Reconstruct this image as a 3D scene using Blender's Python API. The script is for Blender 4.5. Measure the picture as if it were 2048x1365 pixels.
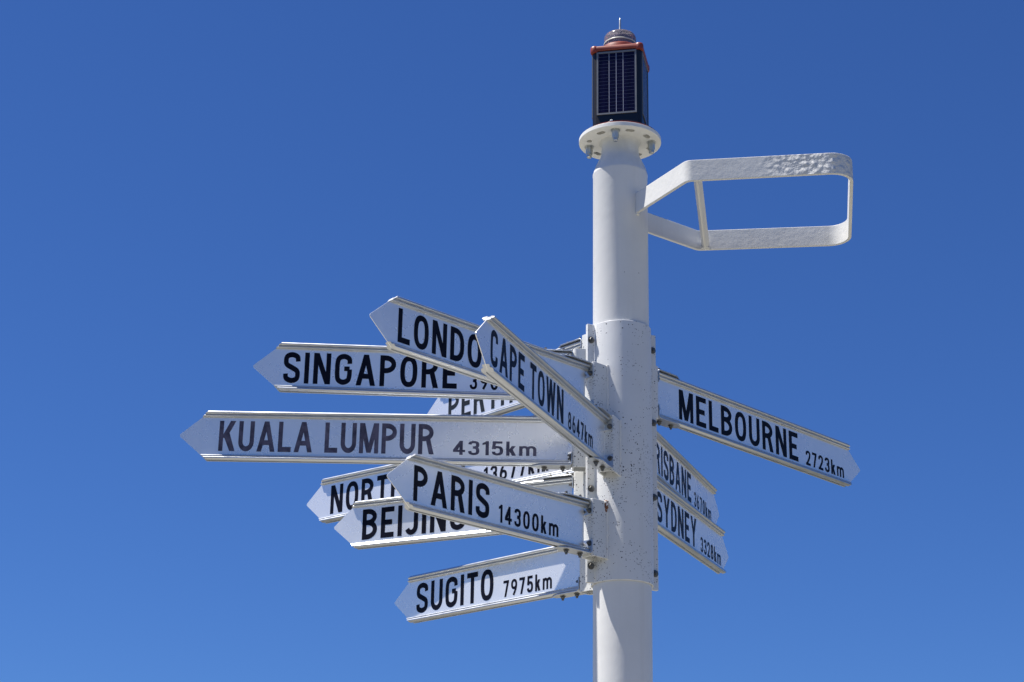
import bpy, bmesh, math, random
from mathutils import Vector, Matrix

for o in list(bpy.data.objects):
    bpy.data.objects.remove(o)
R = math.radians
random.seed(7)
scene = bpy.context.scene
COL = scene.collection

# ------------------------------------------------------------------ camera
EYE = 1.6                                   # camera height above the ground
CAM_F, CAM_PITCH, CAM_ROLL, CAM_YAW, CAM_D = 3703.96, R(20.3935), R(0.9581), R(-3.5942), 5.1963
cam_data = bpy.data.cameras.new('camera')
cam_data.sensor_width = 36.0
cam_data.lens = CAM_F / 2048 * 36.0
cam_data.clip_start = 0.05
cam_data.clip_end = 20000
cam = bpy.data.objects.new('camera', cam_data)
COL.objects.link(cam)
fw = Vector((math.sin(CAM_YAW)*math.cos(CAM_PITCH), math.cos(CAM_YAW)*math.cos(CAM_PITCH), math.sin(CAM_PITCH)))
rt0 = Vector((math.cos(CAM_YAW), -math.sin(CAM_YAW), 0))
up0 = rt0.cross(fw)
rt_ = rt0*math.cos(CAM_ROLL) + up0*math.sin(CAM_ROLL)
up_ = up0*math.cos(CAM_ROLL) - rt0*math.sin(CAM_ROLL)
m = Matrix((rt_, up_, -fw)).transposed().to_4x4()
m.translation = Vector((0, -CAM_D, EYE))
cam.matrix_world = m
scene.camera = cam

# ------------------------------------------------------------------ sky, sun, exposure
SUN_AZ, SUN_EL = R(184.0), R(65.5)          # azimuth from +x, counter-clockwise
world = bpy.data.worlds.new('World')
scene.world = world
world.use_nodes = True
nt = world.node_tree
nt.nodes.clear()
sky = nt.nodes.new('ShaderNodeTexSky')
sky.sky_type = 'NISHITA'
sky.sun_disc = False
sky.sun_elevation = SUN_EL
sky.sun_rotation = R(90) - SUN_AZ
sky.altitude = 0
sky.air_density = 1.0
sky.dust_density = 0.0
sky.ozone_density = 5.0
hsv = nt.nodes.new('ShaderNodeMix')          # the deep blue of a very clear sky, the same tint all over
hsv.data_type = 'RGBA'
hsv.blend_type = 'MULTIPLY'
hsv.inputs[0].default_value = 1.0
hsv.inputs[7].default_value = (0.37, 0.60, 1.03, 1)
bg = nt.nodes.new('ShaderNodeBackground')
bg.inputs['Strength'].default_value = 0.058
wo = nt.nodes.new('ShaderNodeOutputWorld')
nt.links.new(sky.outputs[0], hsv.inputs[6])
nt.links.new(hsv.outputs[2], bg.inputs[0])
nt.links.new(bg.outputs[0], wo.inputs[0])

sd = bpy.data.lights.new('sun', 'SUN')
sd.energy = 5.0
sd.angle = R(0.53)
sd.color = (1.0, 0.95, 0.875)
sun = bpy.data.objects.new('sun', sd)
COL.objects.link(sun)
sun_dir = Vector((math.cos(SUN_AZ)*math.cos(SUN_EL), math.sin(SUN_AZ)*math.cos(SUN_EL), math.sin(SUN_EL)))
sun.rotation_euler = sun_dir.to_track_quat('Z', 'Y').to_euler()
sun.location = sun_dir*30
vs = scene.view_settings
vs.view_transform = 'Standard'
vs.look = 'None'
vs.exposure = 0.80
vs.gamma = 1.0
vs.use_curve_mapping = False

# ------------------------------------------------------------------ materials
def mat(name):
    mt = bpy.data.materials.new(name)
    mt.use_nodes = True
    n = mt.node_tree
    b = n.nodes['Principled BSDF']
    return mt, n, b

def node(n, t, **kw):
    x = n.nodes.new(t)
    for k, v in kw.items():
        if k in x.inputs:
            x.inputs[k].default_value = v
        else:
            setattr(x, k, v)
    return x

def ramp(n, src, stops):
    r = n.nodes.new('ShaderNodeValToRGB')
    e = r.color_ramp.elements
    while len(e) > 1:
        e.remove(e[-1])
    e[0].position, e[0].color = stops[0][0], (*stops[0][1], 1)
    for p, c in stops[1:]:
        k = e.new(p)
        k.color = (*c, 1)
    n.links.new(src, r.inputs[0])
    return r.outputs[0]

def g(v):
    return (v, v, v)

def coords(n, kind='Object'):
    return n.nodes.new('ShaderNodeTexCoord').outputs[kind]

def noise(n, vec, scale, detail=4, rough=0.55):
    x = node(n, 'ShaderNodeTexNoise')
    x.inputs['Scale'].default_value = scale
    x.inputs['Detail'].default_value = detail
    x.inputs['Roughness'].default_value = rough
    n.links.new(vec, x.inputs['Vector'])
    return x.outputs['Fac']

def bump(n, b, h, strength, dist, prev=None):
    x = n.nodes.new('ShaderNodeBump')
    x.inputs['Strength'].default_value = strength
    x.inputs['Distance'].default_value = dist
    n.links.new(h, x.inputs['Height'])
    if prev:
        n.links.new(prev, x.inputs['Normal'])
    n.links.new(x.outputs[0], b.inputs['Normal'])
    return x.outputs[0]

def mixc(n, fac, a, b_):
    x = n.nodes.new('ShaderNodeMix')
    x.data_type = 'RGBA'
    n.links.new(fac, x.inputs[0])
    for s, v in ((6, a), (7, b_)):
        if isinstance(v, tuple):
            x.inputs[s].default_value = (*v, 1)
        else:
            n.links.new(v, x.inputs[s])
    return x.outputs[2]

def math_(n, op, a, b_):
    x = n.nodes.new('ShaderNodeMath')
    x.operation = op
    for i, v in enumerate((a, b_)):
        if isinstance(v, (int, float)):
            x.inputs[i].default_value = v
        else:
            n.links.new(v, x.inputs[i])
    return x.outputs[0]

def specks(n, vec, scale, radius, keep, mscale, mlo, mhi):
    """small chips of lost paint: dots, kept at random, gathered where a broad noise is high"""
    v = node(n, 'ShaderNodeTexVoronoi')
    v.inputs['Scale'].default_value = scale
    v.inputs['Randomness'].default_value = 1.0
    # wobble the look-up so that the dots are ragged
    wn = node(n, 'ShaderNodeTexNoise')
    wn.inputs['Scale'].default_value = scale*2.2
    n.links.new(vec, wn.inputs['Vector'])
    ws = n.nodes.new('ShaderNodeVectorMath'); ws.operation = 'SCALE'; ws.inputs['Scale'].default_value = 0.5/scale
    n.links.new(wn.outputs['Color'], ws.inputs[0])
    wa = n.nodes.new('ShaderNodeVectorMath'); wa.operation = 'ADD'
    n.links.new(vec, wa.inputs[0]); n.links.new(ws.outputs[0], wa.inputs[1])
    n.links.new(wa.outputs[0], v.inputs['Vector'])
    sep = n.nodes.new('ShaderNodeSeparateColor')
    n.links.new(v.outputs['Color'], sep.inputs[0])
    size = math_(n, 'MULTIPLY', sep.outputs[1], radius)
    dot = math_(n, 'LESS_THAN', v.outputs['Distance'], size)
    m_ = noise(n, vec, mscale, 3)
    mr = ramp(n, m_, [(mlo, g(0)), (mhi, g(1))])
    thr = math_(n, 'MULTIPLY', mr, keep)
    sel = math_(n, 'LESS_THAN', sep.outputs[0], thr)
    return math_(n, 'MULTIPLY', dot, sel)

def paint(name, base, peel=0.25, peel_scale=260, chips=None, rough=0.42, blister=None, drips=True):
    mt, n, b = mat(name)
    oc = coords(n)
    dirt = noise(n, oc, 5, 6, 0.62)
    c = ramp(n, dirt, [(0.3, tuple(v*0.93 for v in base)), (0.62, base)])
    # faint vertical run-off
    mp = node(n, 'ShaderNodeMapping'); mp.inputs['Scale'].default_value = (38, 38, 1.6)
    n.links.new(oc, mp.inputs[0])
    run = noise(n, mp.outputs[0], 1, 4, 0.6)
    c = mixc(n, ramp(n, run, [(0.52, g(0)), (0.8, g(0.35))]), c, (base[0]*0.82, base[1]*0.80, base[2]*0.76)) if drips else c
    if chips:
        for ch in chips:
            f = specks(n, oc, *ch)
            c = mixc(n, f, c, (0.035, 0.036, 0.045))
    n.links.new(c, b.inputs['Base Color'])
    b.inputs['Roughness'].default_value = rough
    b.inputs['Specular IOR Level'].default_value = 0.35
    h = noise(n, oc, peel_scale, 3)
    nb = bump(n, b, h, peel, 0.0009)
    h2 = noise(n, oc, 22, 3)
    nb = bump(n, b, h2, 0.25, 0.003, nb)
    if blister:
        geo = coords(n)
        sepx = n.nodes.new('ShaderNodeSeparateXYZ')
        n.links.new(geo, sepx.inputs[0])
        mx = ramp(n, math_(n, 'ADD', math_(n, 'MULTIPLY', sepx.outputs[0], 1.25), 0.0), [(0.50, g(0)), (0.66, g(1))])
        my = ramp(n, math_(n, 'ADD', math_(n, 'MULTIPLY', sepx.outputs[1], -1.0), 0.0), [(0.10, g(0)), (0.2, g(1))])
        mm = math_(n, 'MULTIPLY', mx, my)
        amt = math_(n, 'ADD', math_(n, 'MULTIPLY', mm, 1.0), 0.05)
        vo = node(n, 'ShaderNodeTexVoronoi'); vo.feature = 'SMOOTH_F1'
        vo.inputs['Scale'].default_value = 62
        n.links.new(oc, vo.inputs['Vector'])
        hn = noise(n, oc, 85, 2)
        hh = math_(n, 'MULTIPLY', math_(n, 'ADD', ramp(n, vo.outputs['Distance'], [(0.1, g(1)), (0.55, g(0))]), hn), amt)
        bump(n, b, hh, 0.55, 0.006, nb)
    return mt

M = {}
M['pole'] = paint('pole_white_paint', (0.705, 0.705, 0.685), 0.30, 240, chips=[(70, 0.16, 0.10, 4, 0.5, 0.75)])
M['hoop'] = paint('hoop_white_paint', (0.69, 0.69, 0.665), 0.32, 150, rough=0.5, blister=True)
M['clamp'] = paint('clamp_white_paint', (0.68, 0.69, 0.69), 0.12, 260,
                   chips=[(260, 0.42, 0.75, 8, 0.43, 0.66), (170, 0.40, 0.26, 5, 0.46, 0.70)])
M['mount'] = paint('mount_white_paint', (0.68, 0.69, 0.68), 0.12, 260,
                   chips=[(280, 0.46, 0.85, 12, 0.40, 0.64), (180, 0.42, 0.40, 8, 0.44, 0.72)])
M['flange'] = paint('flange_cream_paint', (0.78, 0.775, 0.73), 0.25, 200)

def weld(name, rust):
    mt, n, b = mat(name)
    oc = coords(n)
    f = noise(n, oc, 130, 4)
    lo, hi = (0.42, 0.5) if rust else (0.66, 0.72)
    c = mixc(n, ramp(n, f, [(lo, g(0)), (hi, g(1))]), (0.76, 0.75, 0.71), ramp(n, noise(n, oc, 300, 3), [(0.35, (0.06, 0.022, 0.010)), (0.65, (0.26, 0.09, 0.025))]))
    n.links.new(c, b.inputs['Base Color'])
    b.inputs['Roughness'].default_value = 0.7
    bump(n, b, noise(n, oc, 260, 3), 0.5, 0.002)
    return mt
M['weld'] = weld('painted_weld', False)
M['rust'] = weld('rusty_weld', True)

def metal(name, base, rough, brushed=None, spec_noise=0.08, metallic=1.0):
    mt, n, b = mat(name)
    oc = coords(n)
    mp = node(n, 'ShaderNodeMapping')
    mp.inputs['Scale'].default_value = brushed or (60, 60, 60)
    n.links.new(oc, mp.inputs[0])
    f = noise(n, mp.outputs[0], 1, 5, 0.6)
    n.links.new(ramp(n, f, [(0.25, tuple(v*0.86 for v in base)), (0.7, base)]), b.inputs['Base Color'])
    n.links.new(ramp(n, noise(n, oc, 30, 4), [(0.3, g(rough-spec_noise)), (0.7, g(rough+spec_noise))]), b.inputs['Roughness'])
    b.inputs['Metallic'].default_value = metallic
    return mt
M['alu'] = metal('mill_aluminium', (0.59, 0.615, 0.65), 0.40, (1.5, 30, 30), 0.05)
M['steel'] = metal('galvanised_bracket_steel', (0.58, 0.60, 0.62), 0.42, (90, 90, 90))
M['bolt'] = metal('weathered_bolt_steel', (0.17, 0.165, 0.155), 0.45)
M['zinc'] = metal('galvanised_bolt', (0.55, 0.57, 0.56), 0.45)
M['frame'] = metal('panel_frame_aluminium', (0.20, 0.21, 0.22), 0.5, metallic=0.2)

def sheet(name, base, streak=0.0):
    mt, n, b = mat(name)
    oc = coords(n)
    f = noise(n, oc, 3.0, 5, 0.6)
    c = ramp(n, f, [(0.3, tuple(v*0.955 for v in base)), (0.65, base)])
    mp = node(n, 'ShaderNodeMapping'); mp.inputs['Scale'].default_value = (45, 45, 3)
    n.links.new(oc, mp.inputs[0])
    run = noise(n, mp.outputs[0], 1, 4, 0.6)
    c = mixc(n, ramp(n, run, [(0.50, g(0)), (0.85, g(0.20+streak))]), c, tuple(v*0.86 for v in base))
    n.links.new(c, b.inputs['Base Color'])
    n.links.new(ramp(n, noise(n, oc, 12, 4), [(0.3, g(0.24)), (0.7, g(0.32))]), b.inputs['Roughness'])
    b.inputs['Metallic'].default_value = 0.54   # retro-reflective sheeting: part mirror
    bump(n, b, noise(n, oc, 5, 1), 0.05, 0.004)
    return mt
M['sheet'] = sheet('white_sign_sheeting', (0.93, 0.92, 0.885))
M['sheet_old'] = sheet('weathered_sign_sheeting', (0.88, 0.87, 0.84), 0.25)

def ink(name, a, b2, rough=0.4, scale=18):
    mt, n, b = mat(name)
    oc = coords(n)
    n.links.new(ramp(n, noise(n, oc, scale, 5, 0.65), [(0.36, a), (0.62, b2)]), b.inputs['Base Color'])
    b.inputs['Roughness'].default_value = rough
    b.inputs['Specular IOR Level'].default_value = 0.12
    return mt
M['ink'] = ink('black_vinyl_lettering', (0.003, 0.003, 0.008), (0.006, 0.006, 0.013))
M['ink_faded'] = ink('faded_purple_grey_lettering', (0.045, 0.045, 0.075), (0.115, 0.11, 0.165), 0.5, 26)
M['ink_slate'] = ink('sunlit_slate_lettering', (0.012, 0.016, 0.022), (0.022, 0.028, 0.036), 0.5)  # lighter copy of the black lettering, with sunlight put into its colour

mt, n, b = mat('lantern_black_plastic')
b.inputs['Base Color'].default_value = (0.006, 0.006, 0.008, 1)
b.inputs['Roughness'].default_value = 0.35
bump(n, b, noise(n, coords(n), 90, 3), 0.15, 0.001)
M['black'] = mt
mt, n, b = mat('lantern_red_plastic')
n.links.new(ramp(n, noise(n, coords(n), 45, 4), [(0.35, (0.19, 0.026, 0.013)), (0.65, (0.27, 0.040, 0.019))]), b.inputs['Base Color'])
b.inputs['Roughness'].default_value = 0.45
M['red'] = mt
mt, n, b = mat('solar_cell_silicon')
n.links.new(ramp(n, noise(n, coords(n), 60, 4), [(0.35, (0.002, 0.002, 0.016)), (0.65, (0.006, 0.005, 0.034))]), b.inputs['Base Color'])
b.inputs['Roughness'].default_value = 0.22
b.inputs['Specular IOR Level'].default_value = 0.16
M['cell'] = mt
mt, n, b = mat('solar_panel_backing')
b.inputs['Base Color'].default_value = (0.11, 0.115, 0.17, 1)
b.inputs['Roughness'].default_value = 0.4
M['backing'] = mt
mt, n, b = mat('busbar_tin')
b.inputs['Base Color'].default_value = (0.50, 0.50, 0.56, 1)
b.inputs['Roughness'].default_value = 0.4
b.inputs['Metallic'].default_value = 0.3
M['bus'] = mt
mt, n, b = mat('smoky_clear_lens')
b.inputs['Base Color'].default_value = (0.50, 0.46, 0.52, 1)
b.inputs['Roughness'].default_value = 0.12
b.inputs['Transmission Weight'].default_value = 0.75
b.inputs['IOR'].default_value = 1.45
M['lens'] = mt
mt, n, b = mat('lens_core_grey')
b.inputs['Base Color'].default_value = (0.14, 0.12, 0.15, 1)
b.inputs['Roughness'].default_value = 0.35
M['coredark'] = mt
mt, n, b = mat('lens_core_cream')
b.inputs['Base Color'].default_value = (0.62, 0.60, 0.50, 1)
b.inputs['Roughness'].default_value = 0.35
M['core'] = mt

def soil(name, lo, hi, spot, s1, s2):
    mt, n, b = mat(name)
    oc = coords(n)
    f1 = noise(n, oc, s1, 8, 0.6)
    f2 = noise(n, oc, s2, 6, 0.65)
    c = ramp(n, f1, [(0.3, lo), (0.7, hi)])
    c = mixc(n, ramp(n, f2, [(0.45, g(0)), (0.75, g(0.6))]), c, spot)
    n.links.new(c, b.inputs['Base Color'])
    b.inputs['Roughness'].default_value = 0.9
    bump(n, b, f2, 0.4, 0.02)
    return mt
M['ground'] = soil('coastal_heath_and_granite', (0.035, 0.042, 0.03), (0.07, 0.068, 0.055), (0.028, 0.032, 0.02), 0.2, 3)
M['paving'] = soil('pale_limestone_concrete', (0.26, 0.248, 0.21), (0.31, 0.295, 0.25), (0.20, 0.19, 0.16), 0.8, 30)

# ------------------------------------------------------------------ mesh helpers
def mesh(name, verts, faces, smooth=40):
    me = bpy.data.meshes.new(name)
    me.from_pydata([tuple(v) for v in verts], [], faces)
    me.validate()
    bm = bmesh.new(); bm.from_mesh(me)
    bmesh.ops.recalc_face_normals(bm, faces=bm.faces)
    bm.to_mesh(me); bm.free()
    if smooth:
        for p in me.polygons:
            p.use_smooth = True
        me.set_sharp_from_angle(angle=R(smooth))
    return me

def link(name, me, material, parent=None, loc=None, rot=None):
    o = bpy.data.objects.new(name, me)
    COL.objects.link(o)
    if material is not None and not me.materials:
        me.materials.append(material)
    if parent:
        o.parent = parent
    if loc is not None:
        o.location = loc
    if rot is not None:
        o.rotation_euler = rot
    return o

def thing(name, label, cat, loc, rz=0.0, group=None):
    o = bpy.data.objects.new(name, None)
    o.empty_display_size = 0.05
    COL.objects.link(o)
    o.location = loc
    o.rotation_euler = (0, 0, rz)
    o['label'] = label
    o['category'] = cat
    if group:
        o['group'] = group
    return o

def bevel(o, w=0.0008, seg=2, ang=35):
    md = o.modifiers.new('edge', 'BEVEL')
    md.width = w; md.segments = seg; md.limit_method = 'ANGLE'; md.angle_limit = R(ang)
    md.harden_normals = False
    return o

def lathe(profile, seg=64, close=True):
    """profile: (r, z) list, outside surface from bottom to top"""
    v, f = [], []
    nprof = len(profile)
    for i in range(seg):
        a = 2*math.pi*i/seg
        for r, z in profile:
            v.append((r*math.cos(a), r*math.sin(a), z))
    for i in range(seg):
        j = (i+1) % seg
        for k in range(nprof-1):
            f.append((i*nprof+k, j*nprof+k, j*nprof+k+1, i*nprof+k+1))
    if close:
        f.append(tuple(i*nprof for i in reversed(range(seg))))
        f.append(tuple(i*nprof+nprof-1 for i in range(seg)))
    return v, f

def box(x0, x1, y0, y1, z0, z1):
    v = [(x, y, z) for z in (z0, z1) for y in (y0, y1) for x in (x0, x1)]
    f = [(0, 2, 3, 1), (4, 5, 7, 6), (0, 1, 5, 4), (2, 6, 7, 3), (0, 4, 6, 2), (1, 3, 7, 5)]
    return v, f

def offset_path(pts, d):
    out = []
    nn = len(pts)
    for i in range(nn):
        p = Vector(pts[i])
        t1 = (Vector(pts[i])-Vector(pts[i-1])).normalized() if i > 0 else None
        t2 = (Vector(pts[i+1])-Vector(pts[i])).normalized() if i < nn-1 else None
        if t1 is None: t1 = t2
        if t2 is None: t2 = t1
        n1, n2 = Vector((-t1.y, t1.x)), Vector((-t2.y, t2.x))
        mm = (n1+n2)
        mm = mm/max(1e-6, mm.length_squared)*2
        out.append(p+mm*d)
    return out

def ribbon(path, half, lo, hi):
    """flat bar: 2-D path (u, v) thickened by +-half, run from lo to hi in the third direction;
    lo/hi may be lists (one value per path point). Returns verts as (u, v, w)."""
    a, b_ = offset_path(path, half), offset_path(path, -half)
    nn = len(path)
    lo = lo if isinstance(lo, (list, tuple)) else [lo]*nn
    hi = hi if isinstance(hi, (list, tuple)) else [hi]*nn
    v, f = [], []
    for i in range(nn):
        v += [(a[i].x, a[i].y, lo[i]), (b_[i].x, b_[i].y, lo[i]), (b_[i].x, b_[i].y, hi[i]), (a[i].x, a[i].y, hi[i])]
    for i in range(nn-1):
        p, q = i*4, i*4+4
        for k in range(4):
            l = (k+1) % 4
            f.append((p+k, p+l, q+l, q+k))
    f.append((3, 2, 1, 0))
    e = (nn-1)*4
    f.append((e, e+1, e+2, e+3))
    return v, f

def fillet(pts, radii, seg=8):
    out = [Vector(pts[0])]
    for i in range(1, len(pts)-1):
        p, a, c = Vector(pts[i]), Vector(pts[i-1]), Vector(pts[i+1])
        u, w = (a-p).normalized(), (c-p).normalized()
        ang = math.acos(max(-1, min(1, u.dot(w))))
        r = radii[i-1]
        d = r/math.tan(ang/2)
        s, e = p+u*d, p+w*d
        cen = p+(u+w).normalized()*(r/math.sin(ang/2))
        a0 = math.atan2(s.y-cen.y, s.x-cen.x)
        a1 = math.atan2(e.y-cen.y, e.x-cen.x)
        da = (a1-a0+math.pi) % (2*math.pi)-math.pi
        for k in range(seg+1):
            t = a0+da*k/seg
            out.append(Vector((cen.x+r*math.cos(t), cen.y+r*math.sin(t))))
    out.append(Vector(pts[-1]))
    return out

def tube(pts, rad, seg=10, jitter=0.0):
    v, f = [], []
    nn = len(pts)
    for i in range(nn):
        p = Vector(pts[i])
        t = (Vector(pts[min(i+1, nn-1)])-Vector(pts[max(i-1, 0)])).normalized()
        s = t.orthogonal().normalized() if abs(t.z) < 0.9 else Vector((1, 0, 0)).cross(t).normalized()
        w = t.cross(s)
        r = (rad[i] if isinstance(rad, (list, tuple)) else rad)*(1+random.uniform(-jitter, jitter))
        for k in range(seg):
            a = 2*math.pi*k/seg
            v.append(p+(s*math.cos(a)+w*math.sin(a))*r)
    for i in range(nn-1):
        for k in range(seg):
            l = (k+1) % seg
            f.append((i*seg+k, i*seg+l, (i+1)*seg+l, (i+1)*seg+k))
    f.append(tuple(reversed(range(seg))))
    f.append(tuple((nn-1)*seg+k for k in range(seg)))
    return v, f

def join(*parts):
    v, f = [], []
    for pv, pf in parts:
        k = len(v)
        v += [tuple(p) for p in pv]
        f += [tuple(i+k for i in q) for q in pf]
    return v, f

def hexbolt(head_r, head_h, wash_r, wash_h, tip_r, tip_h, name):
    """axis along +z, seat at z = 0"""
    w = lathe([(wash_r*0.98, -0.0012), (wash_r, 0.0), (wash_r, wash_h), (wash_r*0.9, wash_h+0.0004)], 20)
    hx = lathe([(head_r, wash_h*0.6), (head_r, wash_h+head_h*0.85), (head_r*0.86, wash_h+head_h)], 6)
    tp = lathe([(tip_r, wash_h+head_h*0.6), (tip_r, wash_h+head_h+tip_h*0.8), (tip_r*0.7, wash_h+head_h+tip_h)], 12)
    v, f = join(w, hx, tp)
    return mesh(name, v, f, 30)

# ------------------------------------------------------------------ ground
seg = 96
v = [(0, 0, 0)]
rings = [3, 8, 25, 80, 300, 1200, 5000]
for r in rings:
    for i in range(seg):
        a = 2*math.pi*i/seg
        v.append((r*math.cos(a), r*math.sin(a), 0))
f = [(0, 1+i, 1+(i+1) % seg) for i in range(seg)]
for k in range(len(rings)-1):
    for i in range(seg):
        j = (i+1) % seg
        f.append((1+k*seg+i, 1+(k+1)*seg+i, 1+(k+1)*seg+j, 1+k*seg+j))
ground = link('ground', mesh('ground', v, f, 0), M['ground'])
ground['kind'] = 'structure'
v, f = lathe([(7.0, -0.05), (7.0, 0.10), (6.97, 0.12)], 96)
pad = link('pavement', mesh('pavement', v, f, 30), M['paving'], None, (0, 0, -0.12+0.004))
pad['kind'] = 'structure'

# ------------------------------------------------------------------ the post
Z = EYE                                      # heights below are measured from the camera's eye level
post = thing('signpost', 'tall round white steel pole carrying the arrow signs, with a hoop arm', 'signpost', (0, 0, 0))
PR = 0.0838
prof = [(PR, -0.05), (PR, 1.0), (PR, 2.0), (PR, 3.0), (PR, Z+2.470),
        (PR*1.011, Z+2.4735), (PR*1.012, Z+2.478), (PR*0.988, Z+2.483),
        (0.081, Z+2.492), (0.0765, Z+2.505), (0.0705, Z+2.518), (0.0645, Z+2.530), (0.0605, Z+2.541),
        (0.0585, Z+2.553), (0.0578, Z+2.570), (0.0588, Z+2.580), (0.0640, Z+2.5865), (0.0665, Z+2.5895)]
v, f = lathe(prof, 96)
link('pole', mesh('pole', v, f, 50), M['pole'], post)
v, f = lathe([(0.16, 0.0), (0.16, 0.018), (0.157, 0.020), (PR-0.002, 0.020)], 64)
link('base_plate', mesh('base_plate', v, f, 40), M['flange'], post)

# two-part clamp round the pole, bolted through ears on both sides
EAR = 27.0
ZC0, ZC1 = Z+1.187, Z+1.968
RC = PR+0.0028
def clamp_path(a0, sgn):
    """half ring from azimuth a0 through 180 degrees, with a straight ear at each end"""
    gap = 0.0032
    ear_d = Vector((math.cos(R(a0)), math.sin(R(a0))))
    nrm = Vector((-ear_d.y, ear_d.x))*sgn
    pts = [ear_d*0.1140+nrm*gap, ear_d*(RC+0.004)+nrm*gap]
    d0 = math.degrees(math.asin((gap+0.0035)/RC))
    for k in range(0, 37):
        a = R(a0+sgn*(d0+(180-2*d0)*k/36))
        pts.append(Vector((math.cos(a), math.sin(a)))*(RC+0.0005))
    pts += [-ear_d*(RC+0.004)+nrm*gap, -ear_d*0.1140+nrm*gap]
    return pts
for sgn in (-1, 1):
    v, f = ribbon(clamp_path(EAR, sgn), 0.0026, ZC0, ZC1)
    bevel(link('clamp_half', mesh('clamp_half', v, f, 40), M['clamp'], post), 0.0012)

ear_bolt = hexbolt(0.0078, 0.0065, 0.0102, 0.0018, 0.0045, 0.0035, 'ear_bolt')
for a0 in (EAR, EAR+180):
    d = Vector((math.cos(R(a0)), math.sin(R(a0)), 0))
    for z in (1.235, 1.462, 1.690, 1.918):
        nrm = Vector((math.sin(R(EAR)), -math.cos(R(EAR)), 0))
        p = d*0.1025+nrm*0.0058
        q = nrm.to_track_quat('Z', 'Y')
        o = link('ear_bolt', ear_bolt, M['bolt'], post, (p.x, p.y, Z+z))
        o.rotation_euler = q.to_euler()
        p = d*0.1025-nrm*0.0058
        o = link('ear_nut', ear_bolt, M['bolt'], post, (p.x, p.y, Z+z))
        o.rotation_euler = (-nrm).to_track_quat('Z', 'Y').to_euler()

# folded channel that carries one sign: local x outward along the sign
MW, MX = 0.0225, 0.1445
cp = fillet([(0.079, MW), (MX-0.0025, MW), (MX-0.0025, -MW), (0.079, -MW)], [0.007, 0.007], 5)
v, f = ribbon(cp, 0.0025, -0.083, 0.083)
mount_me = mesh('mount_bracket', v, f, 40)
def bead(y, jit):
    x = math.sqrt((RC+0.003)**2-y*y)
    pts = [(x+0.001, y, -0.085+0.170*k/40) for k in range(41)]
    return tube(pts, 0.0036, 7, jit)
v, f = join(bead(MW+0.003, 0.25), bead(-MW-0.003, 0.25))
weld_me = mesh('weld_bead', v, f, 60)
def rust_end(zs):
    x = math.sqrt((RC+0.003)**2-MW**2)
    pts = [(x+0.0045, MW+0.0025, zs-0.034*k/8) for k in range(9)]
    return tube(pts, [0.0045, 0.0075, 0.0085, 0.0075, 0.0065, 0.006, 0.005, 0.004, 0.002], 9, 0.2)
rust_v = rust_end(0.086)
rust_me = mesh('weld_rust', rust_v[0], rust_v[1], 60)

# hoop arm: an upright flat bar bent into a level loop
HB, HH, HT = Z+2.320, 0.066, 0.0050
hp = fillet([(0.043, -0.057), (0.195, -0.290), (0.664, -0.3355), (0.7165, 0.186), (0.245, 0.219), (0.052, 0.048)],
            [0.03, 0.062, 0.062, 0.03], 12)
dense = []
for i in range(len(hp)-1):
    L = (hp[i+1]-hp[i]).length
    k = max(1, int(L/0.02))
    for t in range(k):
        dense.append(hp[i].lerp(hp[i+1], t/k))
dense.append(hp[-1])
v, f = ribbon(dense, HT, HB, HB+HH)
hoop = bevel(link('hoop_arm', mesh('hoop_arm', v, f, 40), M['hoop'], post), 0.0014)
# angle brace under the loop: an L section lying across it
A, B = Vector((0.224, -0.289, HB+0.012)), Vector((0.268, 0.212, HB+0.012))
dv = (B-A).normalized(); sv = dv.cross(Vector((0, 0, 1))).normalized(); uv = sv.cross(dv)
sec = [(-0.012, 0.004), (-0.004, -0.012), (0.002, -0.012), (0.013, 0.002), (0.011, 0.007), (0.000, -0.004), (-0.009, 0.008)]
v = [A+sv*a+uv*b_ for a, b_ in sec]+[B+sv*a+uv*b_ for a, b_ in sec]
ns = len(sec)
f = [(i, (i+1) % ns, ns+(i+1) % ns, ns+i) for i in range(ns)]+[tuple(reversed(range(ns))), tuple(range(ns, 2*ns))]
link('brace', mesh('brace', v, f, 30), M['hoop'], hoop)
for p in ((A, 0.0), (B, -0.002)):
    vv, ff = tube([p[0]+sv*(-0.013+0.026*k/10)+Vector((0, 0, -0.006)) for k in range(11)], 0.0045, 7, 0.2)
    link('weld_bead', mesh('weld_bead', vv, ff, 60), M['weld'], hoop)
# welds of the loop on the pole
for (x, y) in ((0.052, -0.0665), (0.063, 0.056)):
    vv, ff = tube([(x, y, HB-0.004+0.074*k/16) for k in range(17)], 0.0062, 8, 0.2)
    link('weld_bead', mesh('weld_bead', vv, ff, 60), M['weld'], hoop)

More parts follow.
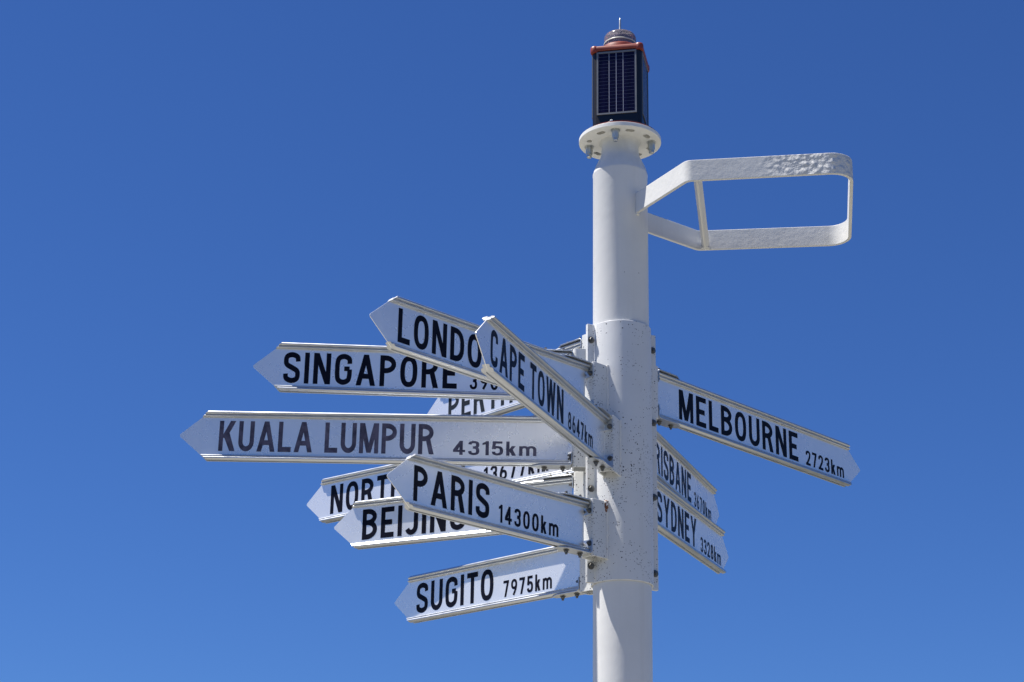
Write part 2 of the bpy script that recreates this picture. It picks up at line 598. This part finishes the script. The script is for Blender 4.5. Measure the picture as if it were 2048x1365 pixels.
# top flange with keyhole slots
FZ0, FZ1, FR = Z+2.588, Z+2.601, 0.1275
def flange_mesh():
    v, f = lathe([(FR-0.0008, FZ0), (FR, FZ0+0.001), (FR, FZ1-0.001), (FR-0.0008, FZ1)], 96)
    base = bpy.data.objects.new('tmp', mesh('tmp', v, f, 0))
    COL.objects.link(base)
    cut_v, cut_f = [], []
    for az in (-127, -71.3, -31, -167.4, 137, 55, 17, 98):
        a = R(az)
        t = Vector((-math.sin(a), math.cos(a), 0))
        c0 = Vector((math.cos(a), math.sin(a), 0))*0.0965
        spans = (-0.0065, 0.0065) if az not in (-167.4,) else (0.0,)
        outline = []
        K = 40
        for k in range(K):
            th = 2*math.pi*k/K
            if len(spans) == 2:
                # dumb-bell outline
                rr = 0.0066+0.0052*abs(math.cos(th))**1.3
            else:
                rr = 0.0075
            q = c0+t*(math.cos(th)*rr*(1.25 if len(spans) == 2 else 1.1))+Vector((math.cos(a), math.sin(a), 0))*(math.sin(th)*rr*1.15)
            outline.append(q)
        kk = len(cut_v)
        cut_v += [(q.x, q.y, FZ0-0.02) for q in outline]+[(q.x, q.y, FZ1+0.02) for q in outline]
        cut_f += [(kk+i, kk+(i+1) % K, kk+K+(i+1) % K, kk+K+i) for i in range(K)]
        cut_f += [tuple(kk+i for i in reversed(range(K))), tuple(kk+K+i for i in range(K))]
    cut = bpy.data.objects.new('tmpcut', mesh('tmpcut', cut_v, cut_f, 0))
    COL.objects.link(cut)
    md = base.modifiers.new('b', 'BOOLEAN')
    md.operation = 'DIFFERENCE'; md.object = cut; md.solver = 'EXACT'
    dg = bpy.context.evaluated_depsgraph_get()
    me = bpy.data.meshes.new_from_object(base.evaluated_get(dg))
    me.name = 'flange'
    bpy.data.objects.remove(base); bpy.data.objects.remove(cut)
    for p in me.polygons:
        p.use_smooth = True
    me.set_sharp_from_angle(angle=R(35))
    return me
fl = link('flange', flange_mesh(), M['flange'], post)
flange_bolt = hexbolt(0.0112, 0.026, 0.0150, 0.0025, 0.0082, 0.0105, 'flange_bolt')
for az in (-98, 169.5, -5.5, 82):
    a = R(az)
    link('flange_bolt', flange_bolt, M['zinc'], fl, (0.0975*math.cos(a), 0.0975*math.sin(a), FZ0+0.0005), (math.pi, 0, a))

# ------------------------------------------------------------------ lettering: a plain road-sign stroke alphabet
SW = 0.168
def spl(pts, per=7):
    out = []
    P = [pts[0]]+list(pts)+[pts[-1]]
    for i in range(1, len(P)-2):
        p0, p1, p2, p3 = (Vector(P[i+k]) for k in (-1, 0, 1, 2))
        for k in range(per):
            t = k/per
            out.append(0.5*((2*p1)+(p2-p0)*t+(2*p0-5*p1+4*p2-p3)*t*t+(3*p1-p0-3*p2+p3)*t**3))
    out.append(Vector(pts[-1]))
    return out

def glyph(ch, sw):
    """-> (advance width, list of layers; a layer is a list of polygons). Cap height 1."""
    L = []
    h = sw/2
    def rect(x0, y0, x1, y1): L.append([[(x0, y0), (x1, y0), (x1, y1), (x0, y1)]])
    def para(xb, xt, y0=0.0, y1=1.0, t=None):
        t = t or sw*1.08
        L.append([[(xb, y0), (xb+t, y0), (xt+t, y1), (xt, y1)]])
    def strokes(pts, w=None):
        w = w or sw
        a, b_ = offset_path(pts, w/2), offset_path(pts, -w/2)
        L.append([[tuple(a[i]), tuple(a[i+1]), tuple(b_[i+1]), tuple(b_[i])] for i in range(len(pts)-1)])
    def norm(pts, W, H=1.0, y0=0.0):
        return [(h+x*(W-sw), y0+h+y*(H-sw)) for x, y in pts]
    def curve(pts, W, H=1.0, y0=0.0): strokes(spl(norm(pts, W, H, y0)))
    def oval(W, y0=0.0, y1=1.0, n_=2.5, x0=0.0):
        pts = []
        for k in range(41):
            t = 2*math.pi*k/40
            c_, s_ = math.cos(t), math.sin(t)
            pts.append(Vector((x0+W/2+(W-sw)/2*math.copysign(abs(c_)**(2/n_), c_),
                               (y0+y1)/2+(y1-y0-sw)/2*math.copysign(abs(s_)**(2/n_), s_))))
        a, b_ = [], []
        cen = Vector((x0+W/2, (y0+y1)/2))
        m_ = len(pts)-1
        for i in range(m_):
            t = (pts[(i+1) % m_]-pts[i-1]).normalized()
            nn = Vector((-t.y, t.x))
            a.append(pts[i]+nn*h); b_.append(pts[i]-nn*h)
        L.append([[tuple(a[i]), tuple(a[(i+1) % m_]), tuple(b_[(i+1) % m_]), tuple(b_[i])] for i in range(m_)])
    def bowl(W, y0, y1):
        r = (y1-y0)/2
        rx = min((W-h)*0.62, r)
        x1 = W-h
        pts = [Vector((h, y1-h))]
        for k in range(13):
            t = math.pi/2-math.pi*k/12
            pts.append(Vector((x1-rx+rx*math.cos(t)*1.0, (y0+y1)/2+(r-h)*math.sin(t))))
        pts.append(Vector((h, y0+h)))
        strokes(pts)
    if ch == ' ': return 0.36, []
    if ch == 'I': W = sw; rect(0, 0, sw, 1)
    elif ch == 'L': W = .50; rect(0, 0, sw, 1); rect(sw*.9, 0, W, sw)
    elif ch == 'O': W = .62; oval(W)
    elif ch == '0': W = .54; oval(W)
    elif ch == 'N':
        W = .62; rect(0, 0, sw, 1); rect(W-sw, 0, W, 1)
        L.append([[(0, 1), (sw*1.15, 1), (W, 0), (W-sw*1.15, 0)]])
    elif ch == 'M':
        W = .74; rect(0, 0, sw*.95, 1); rect(W-sw*.95, 0, W, 1)
        c_ = W/2; t = sw*.5
        L.append([[(0, 1), (sw*1.2, 1), (c_+t, 0.02), (c_-t, 0.02)]]); L.append([[(W, 1), (W-sw*1.2, 1), (c_-t, 0.02), (c_+t, 0.02)]])
    elif ch == 'D':
        W = .60; rect(0, 0, sw, 1)
        pts = [Vector((h, 1-h))]
        rx = .34
        for k in range(17):
            t = math.pi/2-math.pi*k/16
            c_, s_ = math.cos(t), math.sin(t)
            pts.append(Vector((W-h-rx+rx*abs(c_)**.8, .5+(.5-h)*math.copysign(abs(s_)**.8, s_))))
        pts.append(Vector((h, h)))
        strokes(pts)
    elif ch == 'S': W = .60; curve([(1, .74), (.93, .92), (.5, 1), (.09, .93), (0, .75), (.10, .61), (.5, .50), (.90, .39), (1, .25), (.91, .07), (.5, 0), (.07, .08), (0, .26)], W)
    elif ch == 'G':
        W = .61; curve([(1, .72), (.93, .92), (.5, 1), (.1, .91), (0, .68), (0, .5), (0, .32), (.1, .09), (.5, 0), (.90, .09), (1, .30), (1, .50)], W)
        rect(W*.54, .50-h*.9+.02, W-sw*.5, .50+h*.9+.02)
    elif ch == 'C': W = .59; curve([(1, .72), (.93, .92), (.5, 1), (.1, .91), (0, .68), (0, .5), (0, .32), (.1, .09), (.5, 0), (.93, .08), (1, .28)], W)
    elif ch == 'A':
        W = .70; t = sw*1.08
        para(0, W/2-t/2, t=t); para(W-t, W/2-t/2, t=t); rect(.16, .22, W-.16, .22+sw*.95)
    elif ch == 'P': W = .58; rect(0, 0, sw, 1); bowl(W, .42, 1)
    elif ch == 'R': W = .61; rect(0, 0, sw, 1); bowl(.585, .43, 1); L.append([[(W-sw*1.15, 0), (W, 0), (.34+sw*.75, .50), (.34-sw*.35, .50)]])
    elif ch == 'B': W = .60; rect(0, 0, sw, 1); bowl(.575, .47, 1); bowl(.60, 0, .47+sw)
    elif ch == 'E': W = .52; rect(0, 0, sw, 1); rect(sw*.9, 0, W, sw); rect(sw*.9, 1-sw, W, 1); rect(sw*.9, .5-h, W*.86, .5+h)
    elif ch == 'T': W = .54; rect(0, 1-sw, W, 1); rect(W/2-h, 0, W/2+h, 1-sw*.9)
    elif ch == 'H': W = .62; rect(0, 0, sw, 1); rect(W-sw, 0, W, 1); rect(sw*.9, .5-h, W-sw*.9, .5+h)
    elif ch == 'U':
        W = .60; pts = [Vector((h, 1)), Vector((h, .4))]
        for k in range(17):
            t = math.pi+math.pi*k/16
            pts.append(Vector((W/2+(W/2-h)*math.cos(t), .32+(.32-h)*math.sin(t))))
        pts += [Vector((W-h, .4)), Vector((W-h, 1))]
        strokes(pts)
    elif ch == 'J':
        W = .48; pts = [Vector((W-h, 1)), Vector((W-h, .34))]
        for k in range(1, 13):
            t = -math.pi*.86*k/12
            pts.append(Vector((W/2-.02+(W/2-h+.02)*math.cos(t), .29+(.29-h)*math.sin(t))))
        strokes(pts)
    elif ch == 'K':
        W = .64; rect(0, 0, sw, 1); t = sw*1.25
        L.append([[(W-t-.01, 1), (W-.01, 1), (.18+t*.55, .42), (.10, .44)]]); L.append([[(W-t, 0), (W, 0), (.30+t*.45, .62), (.19, .47)]])
    elif ch == 'W':
        W = .86; t = sw*1.02; a = W*.27-t/2; b2 = W*.73-t/2; c_ = W/2-t/2
        para(a, 0, t=t); para(a, c_, t=t); para(b2, c_, t=t); para(b2, W-t, t=t)
    elif ch == 'Y':
        W = .66; t = sw*1.12
        rect(W/2-h, 0, W/2+h, .46); L.append([[(0, 1), (t, 1), (W/2+h, .42), (W/2-h, .42)]]); L.append([[(W-t, 1), (W, 1), (W/2+h, .42), (W/2-h, .42)]])
    elif ch == '1':
        W = .30; rect(W-sw, 0, W, 1); L.append([[(0, .72), (0, .86), (W-sw*.6, 1), (W-sw*.6, .80)]])
    elif ch == '2':
        W = .52; curve([(0, .72), (.06, .91), (.5, 1), (.93, .92), (1, .74), (.90, .56), (.5, .27), (.10, .02)], W); rect(0, 0, W, sw)
    elif ch == '3':
        W = .52; curve([(0, .80), (.12, .95), (.5, 1), (.9, .94), (.98, .77), (.88, .60), (.40, .54)], W)
        curve([(.40, .54), (.88, .48), (1, .27), (.9, .07), (.5, 0), (.09, .07), (0, .24)], W)
    elif ch == '4':
        W = .56; rect(W-sw*1.7, 0, W-sw*.7, 1); rect(0, .20, W, .20+sw); L.append([[(0, .22), (0, .36), (W-sw*1.6, 1), (W-sw*.9, .93), (sw*1.15, .22)]])
    elif ch == '5':
        W = .52; rect(.03, 1-sw, W-.04, 1); L.append([[(.0, .46), (sw*.95, .46), (sw*.95+.04, 1-sw*.5), (.04, 1-sw*.5)]])
        curve([(.02, .46), (.22, .58), (.5, .61), (.9, .53), (1, .30), (.9, .08), (.5, 0), (.09, .06), (0, .22)], W)
    elif ch == '6':
        W = .54; oval(W, 0, .62, 2.3); curve([(0, .24), (.02, .45), (.20, .72), (.62, 1.06)], W)
    elif ch == '7': W = .50; rect(0, 1-sw, W, 1); L.append([[(.10, 0), (.10+sw*1.05, 0), (W, 1-sw*.5), (W-sw*1.1, 1-sw*.5)]])
    elif ch == '8': W = .54; oval(W, 0, .57, 2.3); oval(W-.06, .57-sw, 1, 2.2, .03)
    elif ch == '9':
        W = .54; oval(W, .38, 1, 2.3); curve([(1, .76), (.98, .55), (.80, .28), (.38, -.06)], W)
    elif ch == 'k':
        W = .46; rect(0, 0, sw, 1); t = sw*1.2
        L.append([[(W-t-.02, .68), (W-.02, .68), (.12+t*.5, .26), (.08, .30)]]); L.append([[(W-t, 0), (W, 0), (.23+t*.4, .44), (.13, .36)]])
    elif ch == 'm':
        W = .80; rect(0, 0, sw, .68)
        for x0 in (0.0, (W-sw)/2):
            x1 = x0+(W-sw)/2
            pts = [Vector((x0+h, .42))]
            for k in range(11):
                t = math.pi-math.pi*k/10
                pts.append(Vector(((x0+x1)/2+h+(x1-x0)/2*math.cos(t), .45+(.25-h)*math.sin(t))))
            pts.append(Vector((x1+h, 0)))
            strokes(pts)
    else:
        raise ValueError(ch)
    return W, L

def text_layout(text, sw, gap):
    x, out, ends = 0.0, [], []
    for ch in text:
        W, L = glyph(ch, sw)
        out.append((x, L))
        ends.append(x+W)
        x += W+(gap if ch != ' ' else 0)
    return out, ends

def lettering(name, text, fit, s0, s1, base, height, sw, gap, front, tip_x, material, parent):
    """s0..s1: distances from the sign's tip where the first `fit` letters start and end"""
    out, ends = text_layout(text, sw, gap)
    first = text.index(fit)
    xa = out[first][0]
    xb = ends[first+len(fit)-1]
    k = (s1-s0)/(xb-xa)                      # signed metres per unit, along s
    verts, faces = [], []
    lay = 0
    breaks = [out[i][0] for i, ch in enumerate(text) if ch == ' ']
    def flush(vs_, fs_):
        me = bpy.data.meshes.new(name)
        me.from_pydata(vs_, [], fs_)
        me.materials.append(material)
        link(name, me, None, parent)
    y_surf = 0.0011
    for x0, L in out:
        for layer in L:
            lay = (lay+1) % 12
            d = front*(y_surf+0.0003+lay*0.00004)
            for poly in layer:
                b0 = len(verts)
                for px, py in poly:
                    s = s0+(x0+px-xa)*k
                    verts.append((tip_x-s, d, base+py*height))
                faces.append(tuple(range(b0, b0+len(poly))))
        if x0 in breaks:
            flush(verts, faces)
            verts, faces = [], []
    flush(verts, faces)

# ------------------------------------------------------------------ the signs
SHO, HS = 0.085, 0.075                       # arrow-head length, half height
RAIL = [(0.0010, 0.0575), (0.0075, 0.0578), (0.0098, 0.0592), (0.0102, 0.0608), (0.0092, 0.0622), (0.0084, 0.0634),
        (0.0108, 0.0644), (0.0146, 0.0652), (0.0161, 0.0668), (0.0165, 0.0686), (0.0159, 0.0708), (0.0140, 0.0729),
        (0.0110, 0.0744), (0.0080, 0.0751), (0.0058, 0.0752), (0.0046, 0.0747), (0.0043, 0.0712)]
def rail_mesh(tip_x, end_x, sgn):
    sec = RAIL+[(-y, z) for y, z in reversed(RAIL)]
    v = []
    for kind in range(3):
        for y, z in sec:
            x = end_x if kind == 0 else (end_x+0.12 if kind == 1 else tip_x-SHO*z/HS)
            v.append((x, y, sgn*z))
    ns = len(sec)
    f = []
    for k in range(2):
        f += [(k*ns+i, k*ns+(i+1) % ns, (k+1)*ns+(i+1) % ns, (k+1)*ns+i) for i in range(ns)]
    f += [tuple(reversed(range(ns))), tuple(range(2*ns, 3*ns))]
    return mesh('rail', v, f, 50)

def plate_mesh(tip_x, end_x):
    zt = 0.0700
    xs = tip_x-SHO*zt/HS
    o2 = fillet([(end_x, 0), (end_x, -zt), (xs, -zt), (tip_x+0.002, 0), (xs, zt), (end_x, zt), (end_x, 0.001)], [0.001, 0.001, 0.006, 0.001, 0.001], 5)
    nn = len(o2)
    v = [(p.x, 0.0011, p.y) for p in o2]+[(p.x, -0.0011, p.y) for p in o2]
    f = [tuple(range(nn)), tuple(reversed(range(nn, 2*nn)))]+[(i, nn+i, nn+(i+1) % nn, (i+1) % nn) for i in range(nn)]
    return mesh('plate', v, f, 30)

# angle bracket: arm along the rail (tapered at its outer end), leg against the mount
def angle_mesh(sgn):
    zz = sgn*(0.0752+0.0014)
    path = fillet([(0.262, zz), (MX+0.0013, zz), (MX+0.0013, sgn*0.036)], [0.009], 6)
    wd = []
    pp = [Vector((0.262, zz)), Vector((0.232, zz))]+list(path[1:])
    for p in pp:
        wd.append(0.0085 if p.x > 0.26 else 0.0235)
    v, f = ribbon(pp, 0.0015, [-w for w in wd], wd)
    v = [(a, c, b_) for a, b_, c in v]       # (x, z, y) -> (x, y, z)
    return mesh('angle_bracket', v, f, 40)
ANG = {1: angle_mesh(1), -1: angle_mesh(-1)}
arm_bolt = hexbolt(0.0066, 0.0062, 0.0088, 0.0014, 0.0038, 0.0055, 'arm_bolt')
leg_bolt = hexbolt(0.0060, 0.0055, 0.0080, 0.0014, 0.0036, 0.0060, 'leg_bolt')

GROUP = 'white arrow signs bolted round the post'
def sign(az, zc, tip, label, words, right=False, end_x=0.157, sheet_m='sheet', ink_m='ink', rust=False, roll=0.0):
    t = thing('direction_sign', label, 'sign', (0, 0, Z+zc), R(az), GROUP)
    front = -1 if right else 1
    link('plate', plate_mesh(tip, end_x), M[sheet_m], t)
    link('rail', rail_mesh(tip, 0.1495, 1), M['alu'], t)
    link('rail', rail_mesh(tip, 0.1495, -1), M['alu'], t)
    for sgn in (1, -1):
        ab = bevel(link('angle_bracket', ANG[sgn], M['steel'], t), 0.0006)
        zz = sgn*(0.0752+0.0029)
        for x in (0.172, 0.226):
            link('arm_bolt', arm_bolt, M['bolt'], ab, (x, 0.002*random.uniform(-1, 1), zz), (0 if sgn > 0 else math.pi, 0, random.random()))
        for y in (-0.0150, 0.0150):
            link('leg_bolt', leg_bolt, M['bolt'], ab, (MX+0.0028, y, sgn*0.0475), (0, math.pi/2, random.random()))
    for w in words:
        nm, text, fit, s0, s1, base, hgt, sw, gap = w
        lettering(nm, text, fit, s0, s1, base, hgt, sw, gap, front, tip, M[ink_m], t)
    mb = bevel(link('mount_bracket', mount_me, M['mount'], post, (0, 0, Z+zc), (0, 0, R(az))), 0.0008)
    link('weld_bead', weld_me, M['weld'], mb)
    if rust:
        link('weld_rust', rust_me, M['rust'], mb)['label'] = 'rust-stained weld at the bracket'
    return t

B0, H0, HN = -0.0485, 0.0965, 0.0505
def name_(text, fit, s0, s1): return ('place_name', text, fit, s0, s1, B0, H0, SW, 0.155)
def dist(text, fit, s0, s1): return ('distance', text, fit, s0, s1, B0, HN, 0.162, 0.20)

sign(227.67, 1.7428, 0.973, 'white arrow sign reading LONDON, partly hidden behind the CAPE TOWN sign',
     [name_('LONDON', 'LOND', 0.0985, 0.337)])
sign(251.25, 1.5722, 1.090, 'white arrow sign reading CAPE TOWN 8647km, swung steeply outward over LONDON',
     [name_('CAPE TOWN', 'CAPE TOWN', 0.093, 0.602), dist('8647km', '8647km', 0.639, 0.836)])
sign(186.78, 1.8130, 1.087, 'white arrow sign reading SINGAPORE, its distance half covered by LONDON',
     [name_('SINGAPORE', 'SINGAPORE', 0.090, 0.600), dist('3909km', '390', 0.638, 0.722)])
sign(183.53, 1.6159, 1.295, 'long white arrow sign reading KUALA LUMPUR 4315km in faded grey letters',
     [('place_name', 'KUALA LUMPUR', 'KUALA LUMPUR', 0.116, 0.746, -0.0455, 0.0925, 0.165, 0.12),
      ('distance', '4315km', '4315km', 0.802, 1.046, -0.0455, 0.043, 0.155, 0.14)], sheet_m='sheet_old', ink_m='ink_faded')
sign(226.34, 1.3321, 0.875, 'white arrow sign reading PARIS 14300km, in front of the BEIJING sign',
     [name_('PARIS', 'PARIS', 0.090, 0.357), dist('14300km', '14300km', 0.392, 0.618)], rust=True)
sign(145.7, 1.6235, 1.2655, 'white arrow sign reading NORTH with 13677km, behind KUALA LUMPUR and PARIS',
     [name_('NORTH POLE', 'NO', 0.109, 0.231), dist('13677km', '13677km', 0.752, 1.000)])
sign(158.00, 1.4529, 0.964, 'white arrow sign reading BEIJING, half in shadow below the NORTH sign',
     [name_('BEIJING', 'BEIJING', 0.102, 0.459)])
sign(140.2, 1.2696, 0.9448, 'lowest white arrow sign, reading SUGITO 7975km, with a shadow across it',
     [name_('SUGITO', 'SUGITO', 0.102, 0.437), dist('7975km', '7975km', 0.479, 0.676)])
sign(136.51, 1.8986, 0.890, 'white arrow sign reading PERTH, mostly hidden behind SINGAPORE and KUALA LUMPUR',
     [name_('PERTH', 'PER', 0.113, 0.291)], ink_m='ink_slate')
sign(48.68, 1.8015, 1.226, 'white arrow sign reading MELBOURNE 2723km, pointing the other way from LONDON',
     [name_('MELBOURNE', 'MELBOURNE', 0.961, 0.354), dist('2723km', '2723km', 0.312, 0.098)], right=True)
sign(72.01, 1.6731, 1.082, 'white arrow sign reading BRISBANE 3670km, below MELBOURNE and above SYDNEY',
     [name_('BRISBANE', 'ISBANE', 0.686, 0.351), dist('3670km', '3670km', 0.315, 0.107)], right=True)
sign(69.23, 1.5036, 1.008, 'white arrow sign reading SYDNEY 3328km, directly below the BRISBANE sign',
     [name_('SYDNEY', 'SYDNEY', 0.714, 0.337), dist('3328km', '3328km', 0.297, 0.087)], right=True)

# ------------------------------------------------------------------ the lantern on top
LT = thing('solar_lantern', 'black solar-powered lantern with red cap and clear lens on top of the pole', 'lantern', (0.002, 0, FZ1), R(-8.5))
v, f = lathe([(0.1085, -0.0005), (0.118, -0.0005), (0.1185, 0.001), (0.1185, 0.0075), (0.115, 0.009), (0.1085, 0.009), (0.1085, -0.0005)], 72, False)
link('base_ring', mesh('base_ring', v, f, 40), M['red'], LT)
v, f = lathe([(0.1088, 0.0065), (0.1088, 0.0085), (0.107, 0.0095)], 72)
link('base_plate', mesh('base_plate', v, f, 40), M['black'], LT)  # black disc added above the flange so its slots look dark
HW, BT, BH = 0.0775, 0.008, 0.279            # half width, bottom, top of the body
def rounded_square(hw, r, seg=6):
    pts = []
    for cx, cy, a0 in ((1, 1, 0), (-1, 1, 90), (-1, -1, 180), (1, -1, 270)):
        for k in range(seg+1):
            a = R(a0+90*k/seg)
            pts.append((cx*(hw-r)+r*math.cos(a), cy*(hw-r)+r*math.sin(a)))
    return pts
def prism(levels):
    """levels: list of (outline, z)"""
    v, f = [], []
    nn = len(levels[0][0])
    for pts, z in levels:
        v += [(x, y, z) for x, y in pts]
    for k in range(len(levels)-1):
        f += [(k*nn+i, k*nn+(i+1) % nn, (k+1)*nn+(i+1) % nn, (k+1)*nn+i) for i in range(nn)]
    f += [tuple(reversed(range(nn))), tuple((len(levels)-1)*nn+i for i in range(nn))]
    return v, f
v, f = prism([(rounded_square(HW, 0.014), BT-0.0005), (rounded_square(HW, 0.014), BH)])
body = link('body', mesh('body', v, f, 35), M['black'], LT)

# solar panels on all four sides: frame, backing, strip cells, busbars
PW, PZ0, PZ1, FRM = 0.0625, 0.052, 0.271, 0.0055
cell_rows = 17
cw = 2*(PW-FRM)-0.002
chh = (PZ1-PZ0-2*FRM)/cell_rows
v, f = box(-cw/2, cw/2, -0.0004, 0.0, -chh/2+0.00055, chh/2-0.00055)
cell_me = mesh('solar_cell', v, f, 0)
v, f = box(-0.0007, 0.0007, -0.0003, 0, PZ0+FRM, PZ1-FRM)
bus_me = mesh('busbar', v, f, 0)
fv, ff = join(box(-PW, PW, -0.003, 0.001, PZ0, PZ0+FRM), box(-PW, PW, -0.003, 0.001, PZ1-FRM, PZ1),
              box(-PW, -PW+FRM*0.8, -0.0028, 0.001, PZ0+FRM, PZ1-FRM), box(PW-FRM*0.8, PW, -0.0028, 0.001, PZ0+FRM, PZ1-FRM))
frame_me = mesh('panel_frame', fv, ff, 0)
v, f = box(-PW+FRM*0.7, PW-FRM*0.7, -0.0010, 0.001, PZ0+FRM*0.8, PZ1-FRM*0.8)
back_me = mesh('solar_panel', v, f, 0)
for q in range(4):
    a = math.pi/2*q
    n_ = Vector((math.sin(a), -math.cos(a), 0))
    pan = link('solar_panel', back_me, M['backing'], LT, tuple(n_*HW), (0, 0, a))
    link('panel_frame', frame_me, M['frame'], pan, (0, 0, 0))
    for r_ in range(cell_rows):
        link('solar_cell', cell_me, M['cell'], pan, (0, -0.0009, PZ0+FRM+chh*(r_+0.5)))
    for x in (-0.0235, -0.0012, 0.0205):
        link('busbar', bus_me, M['bus'], pan, (x, -0.00115, 0))
# clamp clip and a screw at the foot
v, f = join(box(-0.010, 0.006, -0.004, 0.004, 0.0, 0.006), box(-0.004, 0.004, -0.006, -0.002, 0.004, 0.010))
bevel(link('clip', mesh('clip', v, f, 0), M['zinc'], LT, (-0.012, -0.1035, 0.0075)), 0.0008)

# red cap: chamfered lid, four corner knuckles, round boss
cap = prism([(rounded_square(HW+0.0035, 0.018), BH-0.003), (rounded_square(HW+0.0055, 0.018), BH+0.001),
             (rounded_square(HW+0.0045, 0.018), BH+0.011), (rounded_square(HW+0.0015, 0.018), BH+0.0145), (rounded_square(HW-0.020, 0.022), BH+0.0155)])
capo = bevel(link('cap', mesh('cap', cap[0], cap[1], 40), M['red'], LT), 0.001)
kn = lathe([(0.0125, -0.007), (0.0140, -0.003), (0.0140, 0.009), (0.0125, 0.0145), (0.008, 0.0172), (0.003, 0.018)], 24)
kn_me = mesh('corner_knuckle', kn[0], kn[1], 50)
scr = hexbolt(0.0042, 0.004, 0.006, 0.001, 0.002, 0.002, 'cap_screw')
for sx in (-1, 1):
    for sy in (-1, 1):
        link('corner_knuckle', kn_me, M['red'], capo, (sx*(HW-0.0075), sy*(HW-0.0075), BH))
        link('cap_screw', scr, M['zinc'], capo, (sx*(HW-0.026), sy*(HW-0.024), BH+0.0145))
v, f = lathe([(0.0690, BH+0.008), (0.0680, BH+0.024), (0.0660, BH+0.032), (0.0610, BH+0.0365), (0.0535, BH+0.0385), (0.05, BH+0.039)], 64)
link('boss', mesh('boss', v, f, 30), M['red'], capo)
# fluted drum lens over a cream core
LZ = BH+0.0385
def flute(profile, seg, depth):
    v, f = [], []
    np_ = len(profile)
    for i in range(seg):
        a = 2*math.pi*i/seg
        for r, z, fl_ in profile:
            rr = r+(depth*fl_ if i % 2 else 0)
            v.append((rr*math.cos(a), rr*math.sin(a), z))
    for i in range(seg):
        j = (i+1) % seg
        for k in range(np_-1):
            f.append((i*np_+k, j*np_+k, j*np_+k+1, i*np_+k+1))
    f.append(tuple(i*np_ for i in reversed(range(seg))))
    f.append(tuple(i*np_+np_-1 for i in range(seg)))
    return v, f
v, f = flute([(0.0490, LZ-0.0005, 1), (0.0492, LZ+0.014, 1), (0.0505, LZ+0.0165, 0), (0.0505, LZ+0.0195, 0), (0.0502, LZ+0.022, 1), (0.0500, LZ+0.040, 1),
              (0.0490, LZ+0.045, 0), (0.0465, LZ+0.0495, 0), (0.042, LZ+0.0525, 0), (0.030, LZ+0.054, 0), (0.010, LZ+0.0545, 0)], 144, 0.0006)
lens = link('lens', mesh('lens', v, f, 60), M['lens'], LT)
v, f = lathe([(0.0515, LZ+0.0152), (0.0520, LZ+0.0165), (0.0520, LZ+0.0190), (0.0512, LZ+0.0202), (0.0495, LZ+0.0202), (0.0495, LZ+0.0152)], 96, False)
f += []
link('lens_band', mesh('lens_band', v, f, 40), M['core'], lens)
v, f = lathe([(0.030, LZ+0.0005), (0.032, LZ+0.004), (0.032, LZ+0.034), (0.026, LZ+0.040)], 48)
link('light_core', mesh('light_core', v, f, 40), M['coredark'], lens)
v, f = lathe([(0.0052, LZ+0.052), (0.0038, LZ+0.058), (0.0034, LZ+0.085), (0.0030, LZ+0.108), (0.0018, LZ+0.1155), (0.0006, LZ+0.117)], 12)
link('bird_spike', mesh('bird_spike', v, f, 40), M['zinc'], LT)
